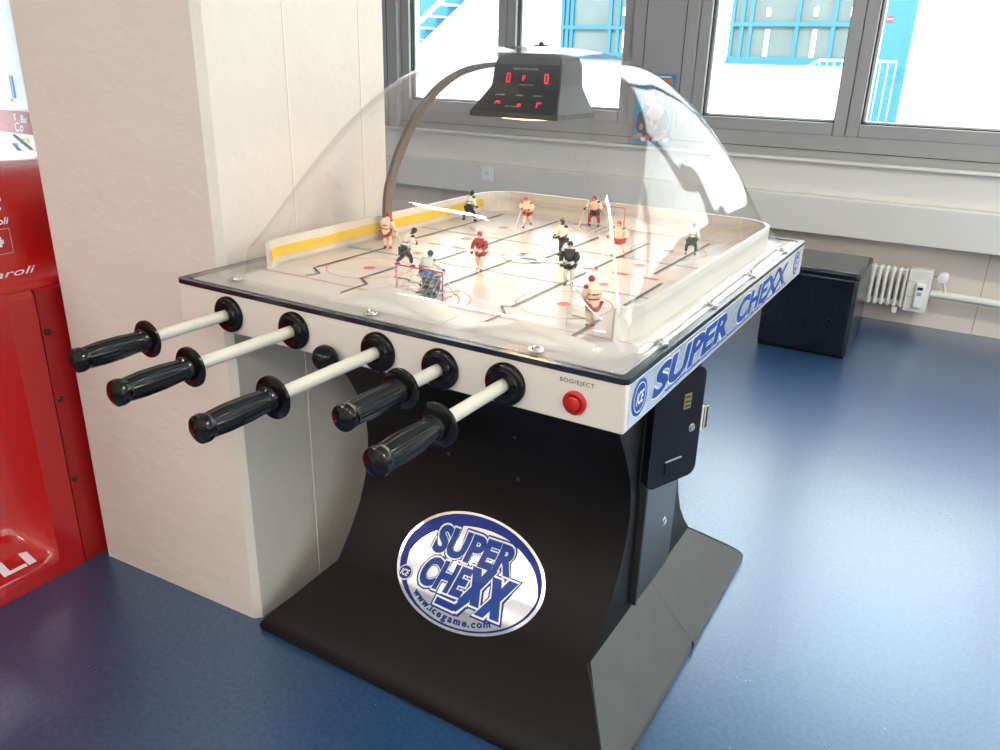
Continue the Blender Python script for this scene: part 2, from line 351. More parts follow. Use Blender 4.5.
fl = empty('poster', (-.5, 3.82, 1.05), 'blue poster with a dark figure on the grey window pier behind the dome', 'poster')
b = MB(); b.box((-.625, 3.818, .86), (-.385, 3.8265, 1.262), 'flyer'); b.build('sheet', fl)
b = MB(); b.box((-.53, 3.816, 1.205), (-.40, 3.8185, 1.235), 'orange'); b.box((-.60, 3.816, 1.243), (-.41, 3.8185, 1.250), 'white_vinyl')
def blob(b, cx, cz, rx, rz, m, y=3.8165, n=18, j=.15):
    b.prism([(cx + rx * math.cos(2 * PI * k / n) * (1 + random.uniform(-j, j)), cz + rz * math.sin(2 * PI * k / n) * (1 + random.uniform(-j, j))) for k in range(n)], 1, y - .001, 3.8185, m)
blob(b, -.50, .99, .10, .11, 'dark', 3.8165); blob(b, -.53, 1.13, .045, .05, 'pink', 3.816); blob(b, -.49, 1.05, .05, .05, 'pink', 3.8155); blob(b, -.46, 1.16, .05, .04, 'dark', 3.8155)
for k in range(9): blob(b, -.60 + .024 * k, .90 + .012 * math.sin(k * 2.1), .018, .012, ('orange', 'pink', 'white_vinyl')[k % 3], 3.815)
for k in range(6): blob(b, -.57 + .03 * k, .96 + .03 * math.sin(k), .012, .02, ('pink', 'dark', 'orange')[k % 3], 3.8148)
b.build('print', fl)

# ================================================================ OUTSIDE
b = MB(); b.box((-30, WY + .3, -.2), (20, 12, -.02), 'concrete'); struct(b.build('trim_20'))
bd = empty('building', (0, 12, 0), 'white rendered building across the yard with blue framed windows', 'building')
b = MB(); b.box((-30, 12, -.2), (20, 12.4, 9), 'plaster')
for z in (1.78, 3.1): b.box((-30, 11.992, z), (20, 12.0, z + .022), 'tan')
for x in (-7.9, -6.0, -3.4, .95, 3.5): b.box((x, 11.994, -.2), (x + .012, 12.0, 9), 'tan')
b.build('wall', bd)
def fac_window(x0, x1, z0, z1, cols, rows, side=0):
    fr = MB(); y0, y1 = 11.93, 11.998; s = .055
    fr.box((x0, y0, z0), (x1, y1, z0 + s * 1.3), 'blue'); fr.box((x0, y0, z1 - s), (x1, y1, z1), 'blue')
    xs = [x0 + (x1 - x0) * c for c in cols]; zs = [z0 + (z1 - z0) * c for c in rows]
    for x in xs: fr.box((x - s / 2, y0 + .004, z0 + .01), (x + s / 2, y1, z1 - .01), 'blue')
    for z in zs: fr.box((x0, y0, z - s / 2), (x1, y1, z + s / 2), 'blue')
    fr.box((x0 - .03, 11.90, z0 - .03), (x1 + .03, 11.999, z0), 'blue')
    f = fr.build('window', bd); f['label'] = 'blue framed window'
    p = MB(); p.box((x0, 11.975, z0), (x1, 11.985, z1), 'glassy')
    for x in xs[:-1]:
        w = random.uniform(.05, .09)
        if x < x0 + (x1 - x0) * .15: continue
        p.box((x + .22, 11.962, z0 + .08), (x + .22 + w, 11.972, z0 + .45), 'pale'); p.box((x + .2, 11.962, z0 + .62), (x + .2 + w, 11.972, z0 + .74), 'pale')
    p.build('pane', f)
fac_window(-2.50, -.66, 1.38, 3.0, (0.02, .10, .17, .53, .80, .985), (.32, .66))
fac_window(-5.32, -3.9, 1.40, 3.0, (0.02, .08, .14, .62, .72, .985), (.28, .66))
fac_window(-9.9, -9.0, 1.40, 3.0, (0.02, .5, .98), (.33, .66))
b = MB(); b.box((-.50, 11.93, .62), (.0, 11.998, 3.0), 'blue', .01); b.box((-.06, 11.915, .62), (.0, 11.935, 3.0), 'blue'); o = b.build('door', bd)
b = MB(); b.box((-.36, 11.92, 1.93), (-.27, 11.93, 2.0), 'team_red'); b.box((-.345, 11.917, 1.955), (-.285, 11.922, 1.97), 'white_vinyl'); b.build('door_sign', o)
b = MB(); b.box((-1.5, 10.9, -.02), (.6, 11.9, .62), 'concrete'); struct(b.build('trim_21'))
bs = empty('building', (14, -2, 0), 'added unseen pale building with rows of green framed windows for the dome to reflect', 'building')  # unseen building, added outside the right windows to show in the dome's reflections
b = MB(); b.box((14, -26, -.2), (14.4, 11.9, 10), 'plaster'); b.build('wall', bs)
for i in range(12):
    for j in range(3):
        y0 = -24 + i * 3; z0 = .6 + j * 3.1
        b = MB(); b.box((13.94, y0, z0), (13.998, y0 + 1.9, z0 + .09), 'green'); b.box((13.94, y0, z0 + 1.7), (13.998, y0 + 1.9, z0 + 1.79), 'green')
        for yy in (y0, y0 + .9, y0 + 1.81): b.box((13.942, yy, z0 + .05), (13.996, yy + .09, z0 + 1.74), 'green')
        w = b.build('window', bs); b = MB(); b.box((13.97, y0, z0), (13.985, y0 + 1.9, z0 + 1.79), 'glassy'); b.build('pane', w)
rl = empty('railing', (-.2, 11, .62), 'pale metal railing in front of the blue door outside', 'railing')
b = MB(); b.tube([(-2.1, 10.95, .78), (-.95, 10.95, 1.42), (-.02, 10.95, 1.42)], .016, 'railing', 8); b.build('handrail', rl)
for i in range(11):
    x = -.95 + .093 * i
    b = MB(); b.tube([(x, 10.95, .62), (x, 10.95, 1.42)], .008, 'railing', 6); b.build('baluster', rl)
b = MB(); b.tube([(-2.1, 10.95, -.02), (-2.1, 10.95, .78)], .012, 'railing', 6); b.build('end_post', rl)
st = empty('staircase', (-8, 11, 0), 'blue steel outdoor staircase against the white building', 'staircase')
for yy in (10.3, 11.0):
    b = MB(); b.prism([(-9.2, .33), (-9.2, .62), (-5.2, 3.52), (-5.2, 3.23)], 1, yy, yy + .03, 'blue'); b.build('stringer', st)
for i in range(16):
    x = -9.1 + i * .24; z = .58 + i * .174
    b = MB(); b.box((x, 10.33, z - .03), (x + .22, 11.0, z), 'railing'); b.build('tread', st)
b = MB(); b.tube([(-8.4, 10.3, 2.1), (-5.9, 10.3, 3.9)], .025, 'blue', 8); b.build('handrail', st)
sg = empty('display_board', (-8.3, 4.4, 0), 'white advertising board with a red lettered sign outside beyond the pier', 'board')
b = MB(); b.box((-9.9, 4.4, -.02), (-7.95, 4.46, 1.9), 'white_vinyl', .004); b.build('panel', sg)
b = MB(); b.box((-9.2, 4.385, .395), (-7.96, 4.399, .64), 'orange'); o = b.build('sign', sg); o.data.materials[0] = M['red_dark']
b = MB()
for t, x0, z0, h in (('Bu', -8.27, .52, .09), ('Co', -8.42, .42, .11), ('S', -8.4, .54, .08)):
    V, F = text2d(t, h * 1.3, .25, .012); b.faces([(x0 + v[0], 4.382, z0 + v[1]) for v in V], F, 'white_vinyl')
b.build('lettering', o)
for x0, z0, x1, z1, w in ((-8.5, .36, -8.15, .20, .018), (-8.55, .26, -8.3, .12, .018)):
    b = MB(); b.prism([(x0, z0), (x0 + .03, z0 + w), (x1 + .03, z1 + w), (x1, z1)], 1, 4.388, 4.399, 'ink'); b.build('printed_stroke', sg)
for x0, z0, x1, z1, mm_ in ((-8.36, .78, -8.30, 1.02, 'team_blue'), (-8.45, .74, -8.38, .775, 'yellow'), (-8.36, .28, -8.305, .33, 'team_blue'), (-8.3, .3, -8.2, .345, 'yellow'), (-8.5, .1, -8.44, .28, 'team_blue')):
    b = MB(); b.box((x0, 4.392, z0), (x1, 4.399, z1), mm_); b.build('printed_patch', sg)

# ================================================================ RED ARCADE SEAT
rm = empty('ride_machine', (-1.0, -.4, 0), 'glossy red fibreglass ride machine standing left of the white pier', 'ride machine')
prof = [(-.60, 0), (-.605, .06), (-.66, .085), (-.70, .13), (-.712, .20), (-.715, .35), (-.71, .50), (-.69, .60), (-.665, .69), (-.625, .75), (-.618, .775), (-.625, .79), (-.64, .80), (-.655, .80), (-1.35, .80), (-1.4, .4), (-1.4, 0)]
UP = [(-.612, .772), (-.612, .785), (-.632, .80), (-.655, .825), (-.662, .86), (-.66, .90), (-.662, .95), (-.675, .99), (-.71, 1.03), (-.80, 1.05), (-1.0, 1.055), (-1.25, 1.0), (-1.34, .9), (-1.35, .775)]
def smooth_prof(p, it=2, keep=()):
    for _ in range(it):
        q = []
        for a, b_ in zip(p, p[1:]): q += [(.75 * a[0] + .25 * b_[0], .75 * a[1] + .25 * b_[1]), (.25 * a[0] + .75 * b_[0], .25 * a[1] + .75 * b_[1])]
        p = [p[0]] + q + [p[-1]]
    return p
pf = smooth_prof(prof)
b = MB(); rings = []
def shell_pt(x, z, y):
    k = 0
    if y > -.09:   # flares out to the side border
        t = (y + .09) / .07; k = t * t
    if z < .78 and x > -.95: x = x + (-.603 - x) * min(1, k)
    return (x, y, z)
for y in (-1.3, -1.0, -.6, -.3, -.12, -.09, -.075, -.06, -.045, -.03, -.02): rings.append([shell_pt(x, z, y) for x, z in pf])
b.loft(rings, 'red'); b.build('shell', rm)
pu = smooth_prof(UP); b = MB(); rings = []
for y, k in ((-1.3, .03), (-1.28, .006), (-1.2, 0), (-.6, 0), (-.2, 0), (.0, 0), (.2, .0), (.36, .004), (.42, .014), (.45, .035)):
    rings.append([(x - k * (z > .78) * min(1, (z - .78) * 12), y, z - k * max(0, z - .78)) for x, z in pu])
b.loft(rings, 'red'); b.build('seat_back', rm)
b = MB(); b.prism([(x, z) for x, z in [(-.603, 0), (-.603, .755), (-.612, .771), (-1.35, .771), (-1.4, 0)]], 1, -.02, .045, 'red'); b.build('side_border', rm)
b = MB(); b.prism([(x, z) for x, z in [(-.606, .0), (-.606, .765), (-.612, .771), (-1.3, .771), (-1.36, 0)]], 1, .049, .45, 'red_dark'); b.build('rear_panel', rm)
for z in (.66, .48, .25):
    b = MB(); b.lathe((-.607, .062, z), (1, 0, 0), [(0, .008), (.003, .008), (.005, .005), (.005, .0005)], 'ink', 10); b.build('bolt', rm)
def vinyl(txt, y0, z0, h, fx, sx=1.0, name='lettering', shear=.3, bold=.02, slope=0):
    V, F = text2d(txt, 1, shear, bold); V = [(v[0] * h * sx, v[1] * h) for v in V]
    b = MB(); b.faces([(fx(z0 + v[1]) + .003, y0 + v[0], z0 + v[1]) for v in V], F, 'white_vinyl'); return b.build(name, rm, weld=False)
def fx(z):
    best = None
    for a, c in (zip(pu, pu[1:]) if z > .79 else zip(pf, pf[1:])):
        if a[0] < -.9: continue
        if min(a[1], c[1]) - 1e-9 <= z <= max(a[1], c[1]) + 1e-9 and abs(c[1] - a[1]) > 1e-9:
            x = a[0] + (c[0] - a[0]) * (z - a[1]) / (c[1] - a[1]); best = x if best is None else max(best, x)
    return best if best is not None else -.7
vinyl('2', -.005, .958, .045, fx, 2.0, 'emblem'); vinyl('caroli', -.012, .925, .022, fx, 1.2); vinyl('caroli', -.045, .806, .020, fx, 2.6, shear=.5, bold=.0)
b = MB()
def fl_face(y0, z0, y1, z1, m, off): b.faces([(fx(z) + off, y, z) for y, z in ((y0, z0), (y1, z0), (y1, z1), (y0, z1))], [(0, 1, 2, 3)], m)
for y0, z0, y1, z1 in ((-.012, .855, -.010, .915), (.046, .855, .048, .915), (-.012, .855, .048, .857), (-.012, .913, .048, .915)): fl_face(y0, z0, y1, z1, 'pink', .003)
fl_face(.011, .880, .029, .890, 'white_vinyl', .0035); fl_face(.0155, .873, .0245, .897, 'white_vinyl', .0037); b.build('flag_sticker', rm, weld=False)
V, F = text2d('CAROLI', 1, .0, .03)
V, F = fit2d((V, F), -.52, -.075, 0, 1)
b = MB(); b.faces([(-.608 - .05 * v[1], v[0], .068 + .018 * v[1]) for v in V], F, 'white_vinyl'); b.build('lettering', rm, weld=False)

# ================================================================ THE BUBBLE HOCKEY TABLE
W, L, HT, HB = .94, 1.16, .902, .083
T = empty('bubble_hockey_table', (.47, .58, 0), 'white domed bubble hockey table with five black handles on a flared black pedestal', 'game table')
# ---- pedestal
PR = [(.0, .107), (.012, .104), (.022, .108), (.035, .120), (.06, .152), (.10, .203), (.155, .275), (.2, .322), (.26, .372), (.32, .405), (.37, .422), (.42, .43), (.47, .425), (.52, .41), (.59, .372), (.65, .33), (.72, .27), (.82, .17)]
def prof_eval(z):
    for (a, ya), (c, yc) in zip(PR, PR[1:]):
        if z <= c: return ya + (yc - ya) * (z - a) / (c - a)
    return PR[-1][1]
XL, XR = .122, .808
def xs_at(z):
    if z >= .15: return XL - .026 * min(1, (z - .15) / .25), XR
    t = (.15 - max(z, .02)) / .13
    return XL + (.008 - XL) * t, XR + (.931 - XR) * t
zl = sorted(set([a for a, _ in PR] + [.08, .13, .15, .18, .23, .29, .55, .62, .69, .77]))
b = MB(); rings = []
for z in zl:
    x0, x1 = xs_at(z); y0 = prof_eval(z); y1 = 1.17 - y0
    rings.append([(x0, y0, z), (x1, y0, z), (x1, y1, z), (x0, y1, z)])
Rg = b.loft(rings, 'black_lam', smooth=False)
b.mi('grey_edge')
b.bm.faces.ensure_lookup_table()
for f in b.bm.faces:
    c = f.calc_center_median()
    if c.z < .152 and c.z > .001 and c.x > .80 and abs(f.normal.x) >= 0: 
        n_ = f.normal; f.normal_update()
        if abs(f.normal.x) > .3: f.material_index = 1
es = [e for e in b.bm.edges if len(e.link_faces) == 2 and abs(e.verts[0].co.z - e.verts[1].co.z) > 1e-5 and e.calc_face_angle(0) > .5]
bmesh.ops.bevel(b.bm, geom=es, offset=.006, segments=2, affect='EDGES')
for f in b.bm.faces: f.smooth = abs(f.normal.x) < .2
ped = b.build('pedestal', T)
b = MB(); b.box((.80, .6095, .002), (.9345, .6115, .0225), 'ink')
b.faces([(.8095, .6095, .1515), (.8095, .6115, .1515), (.9325, .6115, .0215), (.9325, .6095, .0215)], [(0, 1, 2, 3)], 'ink'); b.build('seam', ped, weld=False)
for x, z in ((.543, .551), (.345, .44), (.536, .43), (.345, .56)):
    y = prof_eval(z); b = MB(); b.lathe((x, y + .001, z), (0, -1, 0), [(0, .0045), (.0015, .0045), (.003, .002), (.003, .0004)], 'score', 12); b.build('bolt', ped)
# service door low on the side and the coin door swung a little open
b = MB(); b.prism(rrect(.50, .16, .715, .50, .02), 0, .807, .817, 'panel_blue'); sd = b.build('service_door', T)
b = MB(); b.prism([(.477, .17), (.485, .165), (.49, .52), (.48, .53)], 0, .807, .824, 'ink'); b.build('hinge_strip', sd)
b = MB(); b.lathe((.816, .640, .305), (1, 0, 0), [(0, .013), (.002, .013), (.003, .008), (.006, .008), (.006, .0005)], 'steel', 20); b.build('lock', sd)
hx, hy = .818, .462; ang = math.atan2(.612 - .462, .880 - .822); wid = .155
cm = Matrix.Translation((hx, hy, 0)) @ Matrix.Rotation(ang, 4, 'Z')   # local x along the door, local -y is its outer face
b = MB(); pts = rrect(0, .474, wid, .728, .022)
b.loft([[cm @ Vector((x, yy, z)) for x, z in pts] for yy in (-.012, .006)], 'coin', smooth=False); cd = b.build('coin_door', T); cd['label'] = 'small black coin door swung open'
b = MB(); b.box((.090, -.0135, .642), (.112, -.012, .676), 'yellow_tag', mtx=cm)
for k in range(3): b.box((.093, -.0142, .646 + .0105 * k), (.109, -.0132, .6505 + .0105 * k), 'ink', mtx=cm)
b.build('coin_sticker', cd, weld=False)
b = MB(); b.lathe(cm @ Vector((.124, -.012, .592)), cm.to_3x3() @ Vector((0, -1, 0)), [(0, .010), (.002, .010), (.003, .007), (.005, .007), (.005, .0004)], 'steel', 18); b.build('lock', cd)
b = MB(); b.box((.05, -.0145, .50), (.10, -.012, .53), 'coin', .002, mtx=cm); b.box((.05, -.015, .5285), (.10, -.012, .531), 'print_grey', mtx=cm); b.build('coin_return', cd)
b = MB(); b.box((wid + .001, -.004, .568), (wid + .02, .004, .628), 'board', .001, mtx=cm); b.box((wid + .018, -.008, .573), (wid + .030, .010, .628), 'ink', .002, mtx=cm); b.build('latch', cd)
b = MB(); b.box((.80, .465, .468), (.826, .66, .745), 'ink', .004); b.build('coin_box_frame', T)

# ---- sticker on the curved front of the pedestal: x across, s = arc length up the curve
arc = [0]; fine = [(k * .6 / 240) for k in range(241)]
for a, c in zip(fine, fine[1:]): arc.append(arc[-1] + math.hypot(c - a, prof_eval(c) - prof_eval(a)))
def on_front(x, s, off):
    lo, hi = 0, 240
    while hi - lo > 1:
        m_ = (lo + hi) // 2
        if arc[m_] <= s: lo = m_
        else: hi = m_
    t = (s - arc[lo]) / (arc[hi] - arc[lo]); z = fine[lo] + (fine[hi] - fine[lo]) * t
    y = prof_eval(z); e = .01; dy = (prof_eval(z + e) - prof_eval(z - e)) / (2 * e)
    n_ = Vector((0, -1, dy)).normalized()
    return Vector((x, y, z)) + n_ * off
SC, SS, SA, SB = .469, .3145, .195, .136
def sheet(rows, mat_, off, name, parent):
    """rows of (x, s) points, lofted open"""
    b = MB(); b.loft([[on_front(x, s, off) for x, s in r] for r in rows], mat_, smooth=True, cap=False); return b.build(name, parent)
N = 96
def ell(f, g=None, cx=0, cs=0):
    g = f if g is None else g
    return [(SC + cx + SA * f * math.cos(2 * PI * i / N), SS + cs + SB * g * math.sin(2 * PI * i / N)) for i in range(N)]
stk = sheet([ell(k / 12 if k else .001) for k in range(13)], 'silver', .0012, 'sticker', T); stk['label'] = 'mirror silver oval sticker with blue lettering'
sheet([ell(.955), ell(.93)], 'logo_blue', .002, 'sticker_ring', stk)
def cres(t):   # thick towards the upper side, thin at the bottom
    out = []
    for i in range(N):
        a = 2 * PI * i / N; k = .955 - t * (.028 + .12 * max(0, math.sin(a)) + .08 * max(0, math.cos(a - 2.7)))
        out.append((SC + SA * k * math.cos(a), SS + SB * k * math.sin(a)))
    return out
sheet([cres(0), cres(.5), cres(1)], 'logo_deep', .002, 'sticker_band', stk)
def refine(V, F, mx=.012):
    bm = bmesh.new(); vv = [bm.verts.new((x, y, 0)) for x, y in V]
    for f in F:
        try: bm.faces.new([vv[i] for i in f])
        except ValueError: pass
    bmesh.ops.triangulate(bm, faces=bm.faces[:])
    for _ in range(5):
        es = [e for e in bm.edges if e.calc_length() > mx]
        if not es: break
        bmesh.ops.subdivide_edges(bm, edges=es, cuts=1); bmesh.ops.triangulate(bm, faces=bm.faces[:])
    bm.verts.index_update(); out = [(v.co.x, v.co.y) for v in bm.verts]; fs = [tuple(v.index for v in f.verts) for f in bm.faces]; bm.free()
    return out, fs
def stxt(txt, x0, x1, s0, s1, lean, rise, mat_, off, bold, grow=0):
    V, F = text2d(txt, 1, 0, bold, 1.0, sub=0)
    V, F = fit2d((V, F), x0 - grow, x1 + grow, s0 - grow, s1 + grow)
    out = [(x + (s - s0) * lean, s + (x - x0) * rise) for x, s in V]
    out, F = refine(out, F)
    b = MB(); b.faces([on_front(x, s, off) for x, s in out], F, mat_); return b
for txt, x0, x1, s0, s1 in (('SUPER', .355, .572, .330, .402), ('CHE', .350, .474, .249, .322)):
    for mm_, off, bold, grow, nm in (('logo_deep', .0028, .10, .008, 'letter_border'), ('logo_white', .0034, .08, .0045, 'letter_outline'), ('logo_blue', .0040, .05, 0, 'lettering')):
        o = stxt(txt, x0, x1, s0, s1, .12, .02, mm_, off, bold, grow).build(nm, stk, weld=False)
def poly_st(pts, mat_, off, b):
    V, F = refine(pts, [tuple(range(len(pts)))]); b.faces([on_front(x, s, off) for x, s in V], F, mat_)
def bar(x0, s0, x1, s1, w, g):   # slanted stroke, cut flat at its ends
    return [(x0 - w / 2 - g, s0 - g), (x0 + w / 2 + g, s0 - g), (x1 + w / 2 + g, s1 + g), (x1 - w / 2 - g, s1 + g)]
for mm_, off, g, nm in (('logo_deep', .0029, .008, 'letter_border'), ('logo_white', .0035, .0045, 'letter_outline'), ('logo_blue', .0041, 0, 'lettering')):
    b = MB()
    poly_st(bar(.482, .245, .528, .338, .024, g), mm_, off, b); poly_st(bar(.516, .248, .488, .332, .024, g), mm_, off + .0001, b)
    poly_st(bar(.534, .232, .586, .330, .024, g), mm_, off + .0002, b); poly_st(bar(.574, .236, .544, .325, .024, g), mm_, off + .0003, b)
    poly_st(bar(.470, .222, .492, .256, .020, g), mm_, off + .0001, b); poly_st([(.420 - g, .222 - g), (.472 + g, .220 - g), (.480 + g, .236 + g), (.420 - g, .238 + g)], mm_, off + .0002, b)
    b.build(nm, stk, weld=False)
b = MB(); txt = 'www.icegame.com'; wd = [1.15, 1.15, 1.15, .45, .4, .85, .9, .95, .85, 1.3, .9, .45, .85, .95, 1.3]; tot = sum(wd); pos = 0
for ch_, w_ in zip(txt, wd):
    c = (pos + w_ / 2) / tot; pos += w_
    a = math.radians(227 + (309 - 227) * c); kx, ks = SA * .85, SB * .875
    px, ps = SC + kx * math.cos(a), SS + ks * math.sin(a); tx, ts = -kx * math.sin(a), ks * math.cos(a); ln = math.hypot(tx, ts); tx /= ln; ts /= ln
    V, F = text2d(ch_, .0225, 0, .03, align='CENTER')
    b.faces([on_front(px + v[0] * tx - v[1] * ts * 1, ps + v[0] * ts + v[1] * tx, .0026) for v in V], F, 'logo_deep')
b.build('web_address', stk, weld=False)
def disc_st(cx, cs, r, m_, off, b, n=28): b.faces([on_front(cx + r * math.cos(2 * PI * i / n), cs + r * math.sin(2 * PI * i / n), off) for i in range(n)], [tuple(range(n))], m_)
b = MB(); disc_st(.315, .262, .0185, 'logo_white', .0034, b); disc_st(.315, .262, .0160, 'logo_deep', .0040, b)
V, F = fit2d(text2d('ICE', 1, .3, .03), .303, .327, .254, .270); b.faces([on_front(x, s, .0046) for x, s in V], F, 'logo_white'); b.build('maker_badge', stk, weld=False)

# ---- box of the table
b = MB(); b.box((0, 0, HT - HB), (W, L, HT - .004), 'cabinet', .0035, 2); body = b.build('table_body', T)
b = MB()
o_ = rrect(-.002, -.002, W + .002, L + .002, .012); i_ = rrect(.012, .012, W - .012, L - .012, .010)
b.loft([[(x, y, z) for x, y in q] for q, z in ((o_, HT - .006), (o_, HT + .003), (i_, HT + .003), (i_, HT - .006))] , 'trim', cap=False); b.build('edge_trim', body)
b = MB(); b.box((W - .0005, .012, HT - HB + .006), (W + .0012, L - .014, HT - .009), 'silver_side'); sp = b.build('side_logo_panel', body); sp['label'] = 'silver side panel with large blue lettering'
def side_txt(txt, y0, y1, z0, z1, shear, m_, off, bold, grow=0, name='lettering'):
    V, F = fit2d(text2d(txt, 1, 0, bold), y0 - grow, y1 + grow, z0 - grow, z1 + grow)
    b = MB(); b.faces([(W + .0012 + off, y + (z - z0) * shear, z) for y, z in V], F, m_); return b.build(name, sp, weld=False)
for txt, y0, y1 in (('SUPER', .098, .492), ('CHEXX', .545, .965)):
    side_txt(txt, y0, y1, .8365, .8865, .45, 'logo_white', .0004, .065, .0025, 'letter_outline'); side_txt(txt, y0, y1, .8365, .8865, .45, 'logo_blue', .0009, .042)
b = MB(); b.box((W + .0013, .165, .8315), (W + .0019, .985, .8345), 'logo_blue'); b.build('underline', sp)
for yc in (.050, 1.085):
    b = MB(); b.lathe((W + .0012, yc, .862), (1, 0, 0), [(0, .029), (.0006, .029), (.0006, .0002)], 'logo_blue', 32)
    b.lathe((W + .0017, yc, .862), (1, 0, 0), [(0, .0235), (.0004, .0235), (.0004, .022), (0, .022)], 'logo_white', 32, cap=False)
    V, F = fit2d(text2d('ICE', 1, .3, .03), yc - .015, yc + .015, .852, .872); b.faces([(W + .0024, y, z) for y, z in V], F, 'logo_white'); b.build('maker_badge', sp, weld=False)
bt = MB(); bt.lathe((.862, 0, .852), (0, -1, 0), [(-.002, .0185), (.004, .0185), (.0055, .0165), (.006, .0135), (.003, .013), (.003, .012), (.010, .012), (.0115, .010), (.012, .0003)], 'red_btn', 32); btn = bt.build('push_button', T); btn['label'] = 'round red push button'
V, F = fit2d(text2d('BOO/EJECT', 1, 0, 0, 1.15), .836, .891, .8785, .887); b = MB(); b.faces([(x, -.0006, z) for x, z in V], F, 'ink'); b.build('lettering', body, weld=False)

# ---- ice with its markings (painted pattern stays in its mesh)
b = MB(); IZ = HT + .0012
b.box((.02, .02, HT - .004), (W - .02, L - .02, IZ), 'ice')
def flat(pts, m_, lift=.0004): b.faces([(x, y, IZ + lift) for x, y in pts], [tuple(range(len(pts)))], m_)
def line(x0, y0, x1, y1, w, m_, lift=.0004):
    dx, dy = x1 - x0, y1 - y0; ln = math.hypot(dx, dy); nx, ny = -dy / ln * w / 2, dx / ln * w / 2
    flat([(x0 + nx, y0 + ny), (x1 + nx, y1 + ny), (x1 - nx, y1 - ny), (x0 - nx, y0 - ny)], m_, lift)
def ring(cx, cy, r, w, m_, a0=0, a1=2 * PI, n=48, ry=None, lift=.0004):
    ry = ry or r
    for i in range(n):
        a, c = a0 + (a1 - a0) * i / n, a0 + (a1 - a0) * (i + 1) / n
        flat([(cx + (r + s_ * w / 2) * math.cos(t), cy + (ry + s_ * w / 2) * math.sin(t)) for s_, t in ((-1, a), (-1, c), (1, c), (1, a))], m_, lift)
def disc(cx, cy, r, m_, ry=None, lift=.0004, n=24): flat([(cx + r * math.cos(2 * PI * i / n), cy + (ry or r) * math.sin(2 * PI * i / n)) for i in range(n)], m_, lift)
CX, CY = .467, .578
line(.045, .705, .885, .705, .011, 'line_blue'); line(.045, .415, .885, .415, .011, 'line_blue')
k = 0; x = .06
while x < .88:
    line(x, .560, min(x + .034, .88), .560, .011, 'line_red'); x += .068
line(.06, .5665, .88, .5665, .0015, 'line_red'); line(.06, .5535, .88, .5535, .0015, 'line_red')
for yy in (.152, 1.01): line(.05, yy, .885, yy, .003, 'line_red')
for px in (.24, .695):
    for py in (.288, .458, .655, .835): disc(px, py, .013, 'line_red')
    for py in (.288, .835): ring(px, py, .088, .0022, 'line_red')
ring(CX, .560, .088, .002, 'line_blue', lift=.0005)
for yy, s_ in ((.152, 1), (1.01, -1)):
    for r in (.05, .075, .095): ring(CX - .003, yy, r, .002, 'line_red', 0 if s_ > 0 else PI, PI if s_ > 0 else 2 * PI, 24, r * 1.1)
    for q in (-.03, -.01, .012, .033): line(CX + q, yy, CX + q, yy + s_ * .075, .003, 'line_black')
# crest in the centre circle: dark and pale patches
disc(CX - .005, .560, .052, 'logo_white', .045, .0009); ring(CX - .005, .560, .052, .006, 'line_blue', ry=.045, lift=.0012)
disc(CX - .012, .575, .03, 'line_blue', .018, .0012); disc(CX + .0, .585, .012, 'logo_white', .007, .0015); flat([(CX - .02, .545), (CX + .03, .55), (CX + .02, .565), (CX - .01, .56)], 'line_black', .0015)
line(CX - .04, .60, CX - .015, .60, .004, 'line_black', .0015); line(CX - .04, .59, CX - .02, .588, .004, 'line_black', .0015); line(CX - .028, .605, CX - .028, .58, .004, 'line_black', .0015)
line(CX + .02, .53, CX + .06, .56, .012, 'line_blue', .0009)
# rod slots
for x, y0, y1, w in ((.150, .225, .455, .007), (.140, .56, 1.00, .007), (.283, .212, .33, .006), (.315, .37, .545, .007), (.315, .625, 1.0, .007), (.446, .265, .525, .007), (.496, .590, .875, .007), (.627, .215, .525, .007), (.626, .570, .88, .007), (.790, .125, .235, .007), (.790, .345, .535, .007), (.750, .595, .975, .007)):
    line(x, y0, x, y1, w, 'line_black', .0012)
for pts in (((.182, .162), (.193, .19), (.148, .22)), ((.321, .108), (.32, .185), (.280, .212)), ((.635, .108), (.638, .173), (.61, .209)), ((.61, .209), (.627, .218)), ((.41, .25), (.38, .245), (.36, .26), (.33, .255)), ((.79, .225), (.74, .232))):
    for q0, q1 in zip(pts, pts[1:]): line(*q0, *q1, .005, 'line_black', .0012)
ice = b.build('playing_surface', T, weld=False); ice['label'] = 'pale ice playing surface with red and blue lines'
# ---- boards round the ice
b = MB()
bo = rrect(.062, .115, .884, 1.085, .10, 10); bi = rrect(.070, .123, .876, 1.077, .093, 10)
def wall_run(sel, m_, z0, z1, o=bo, i=bi):
    po = [o[k] for k in sel]; pi = [i[k] for k in sel]
    b.loft([[(x, y, z0) for x, y in po + pi[::-1]], [(x, y, z1) for x, y in po + pi[::-1]]], m_, smooth=False)
n_ = len(bo)
back = list(range(9, 34))   # right side end, back, left side
wall_run(list(range(0, 6)), 'frost', IZ, .958)
allr = list(range(5, 11)) + list(range(11, 33)) + list(range(33, 38))
wall_run(allr, 'board', IZ, .958)
bd_ = b.build('rink_board', T)
b = MB()
kp = rrect(.0705, .123, .875, 1.0765, .093, 10); kq = rrect(.0735, .126, .872, 1.0735, .090, 10)
sel = [k for k in range(len(kp)) if 31 <= k <= 37]
po = [kp[k] for k in sel]; pi = [kq[k] for k in sel]
b.loft([[(x, y, .920) for x, y in po + pi[::-1]], [(x, y, .942) for x, y in po + pi[::-1]]], 'yellow', smooth=False); b.build('kick_strip', bd_)
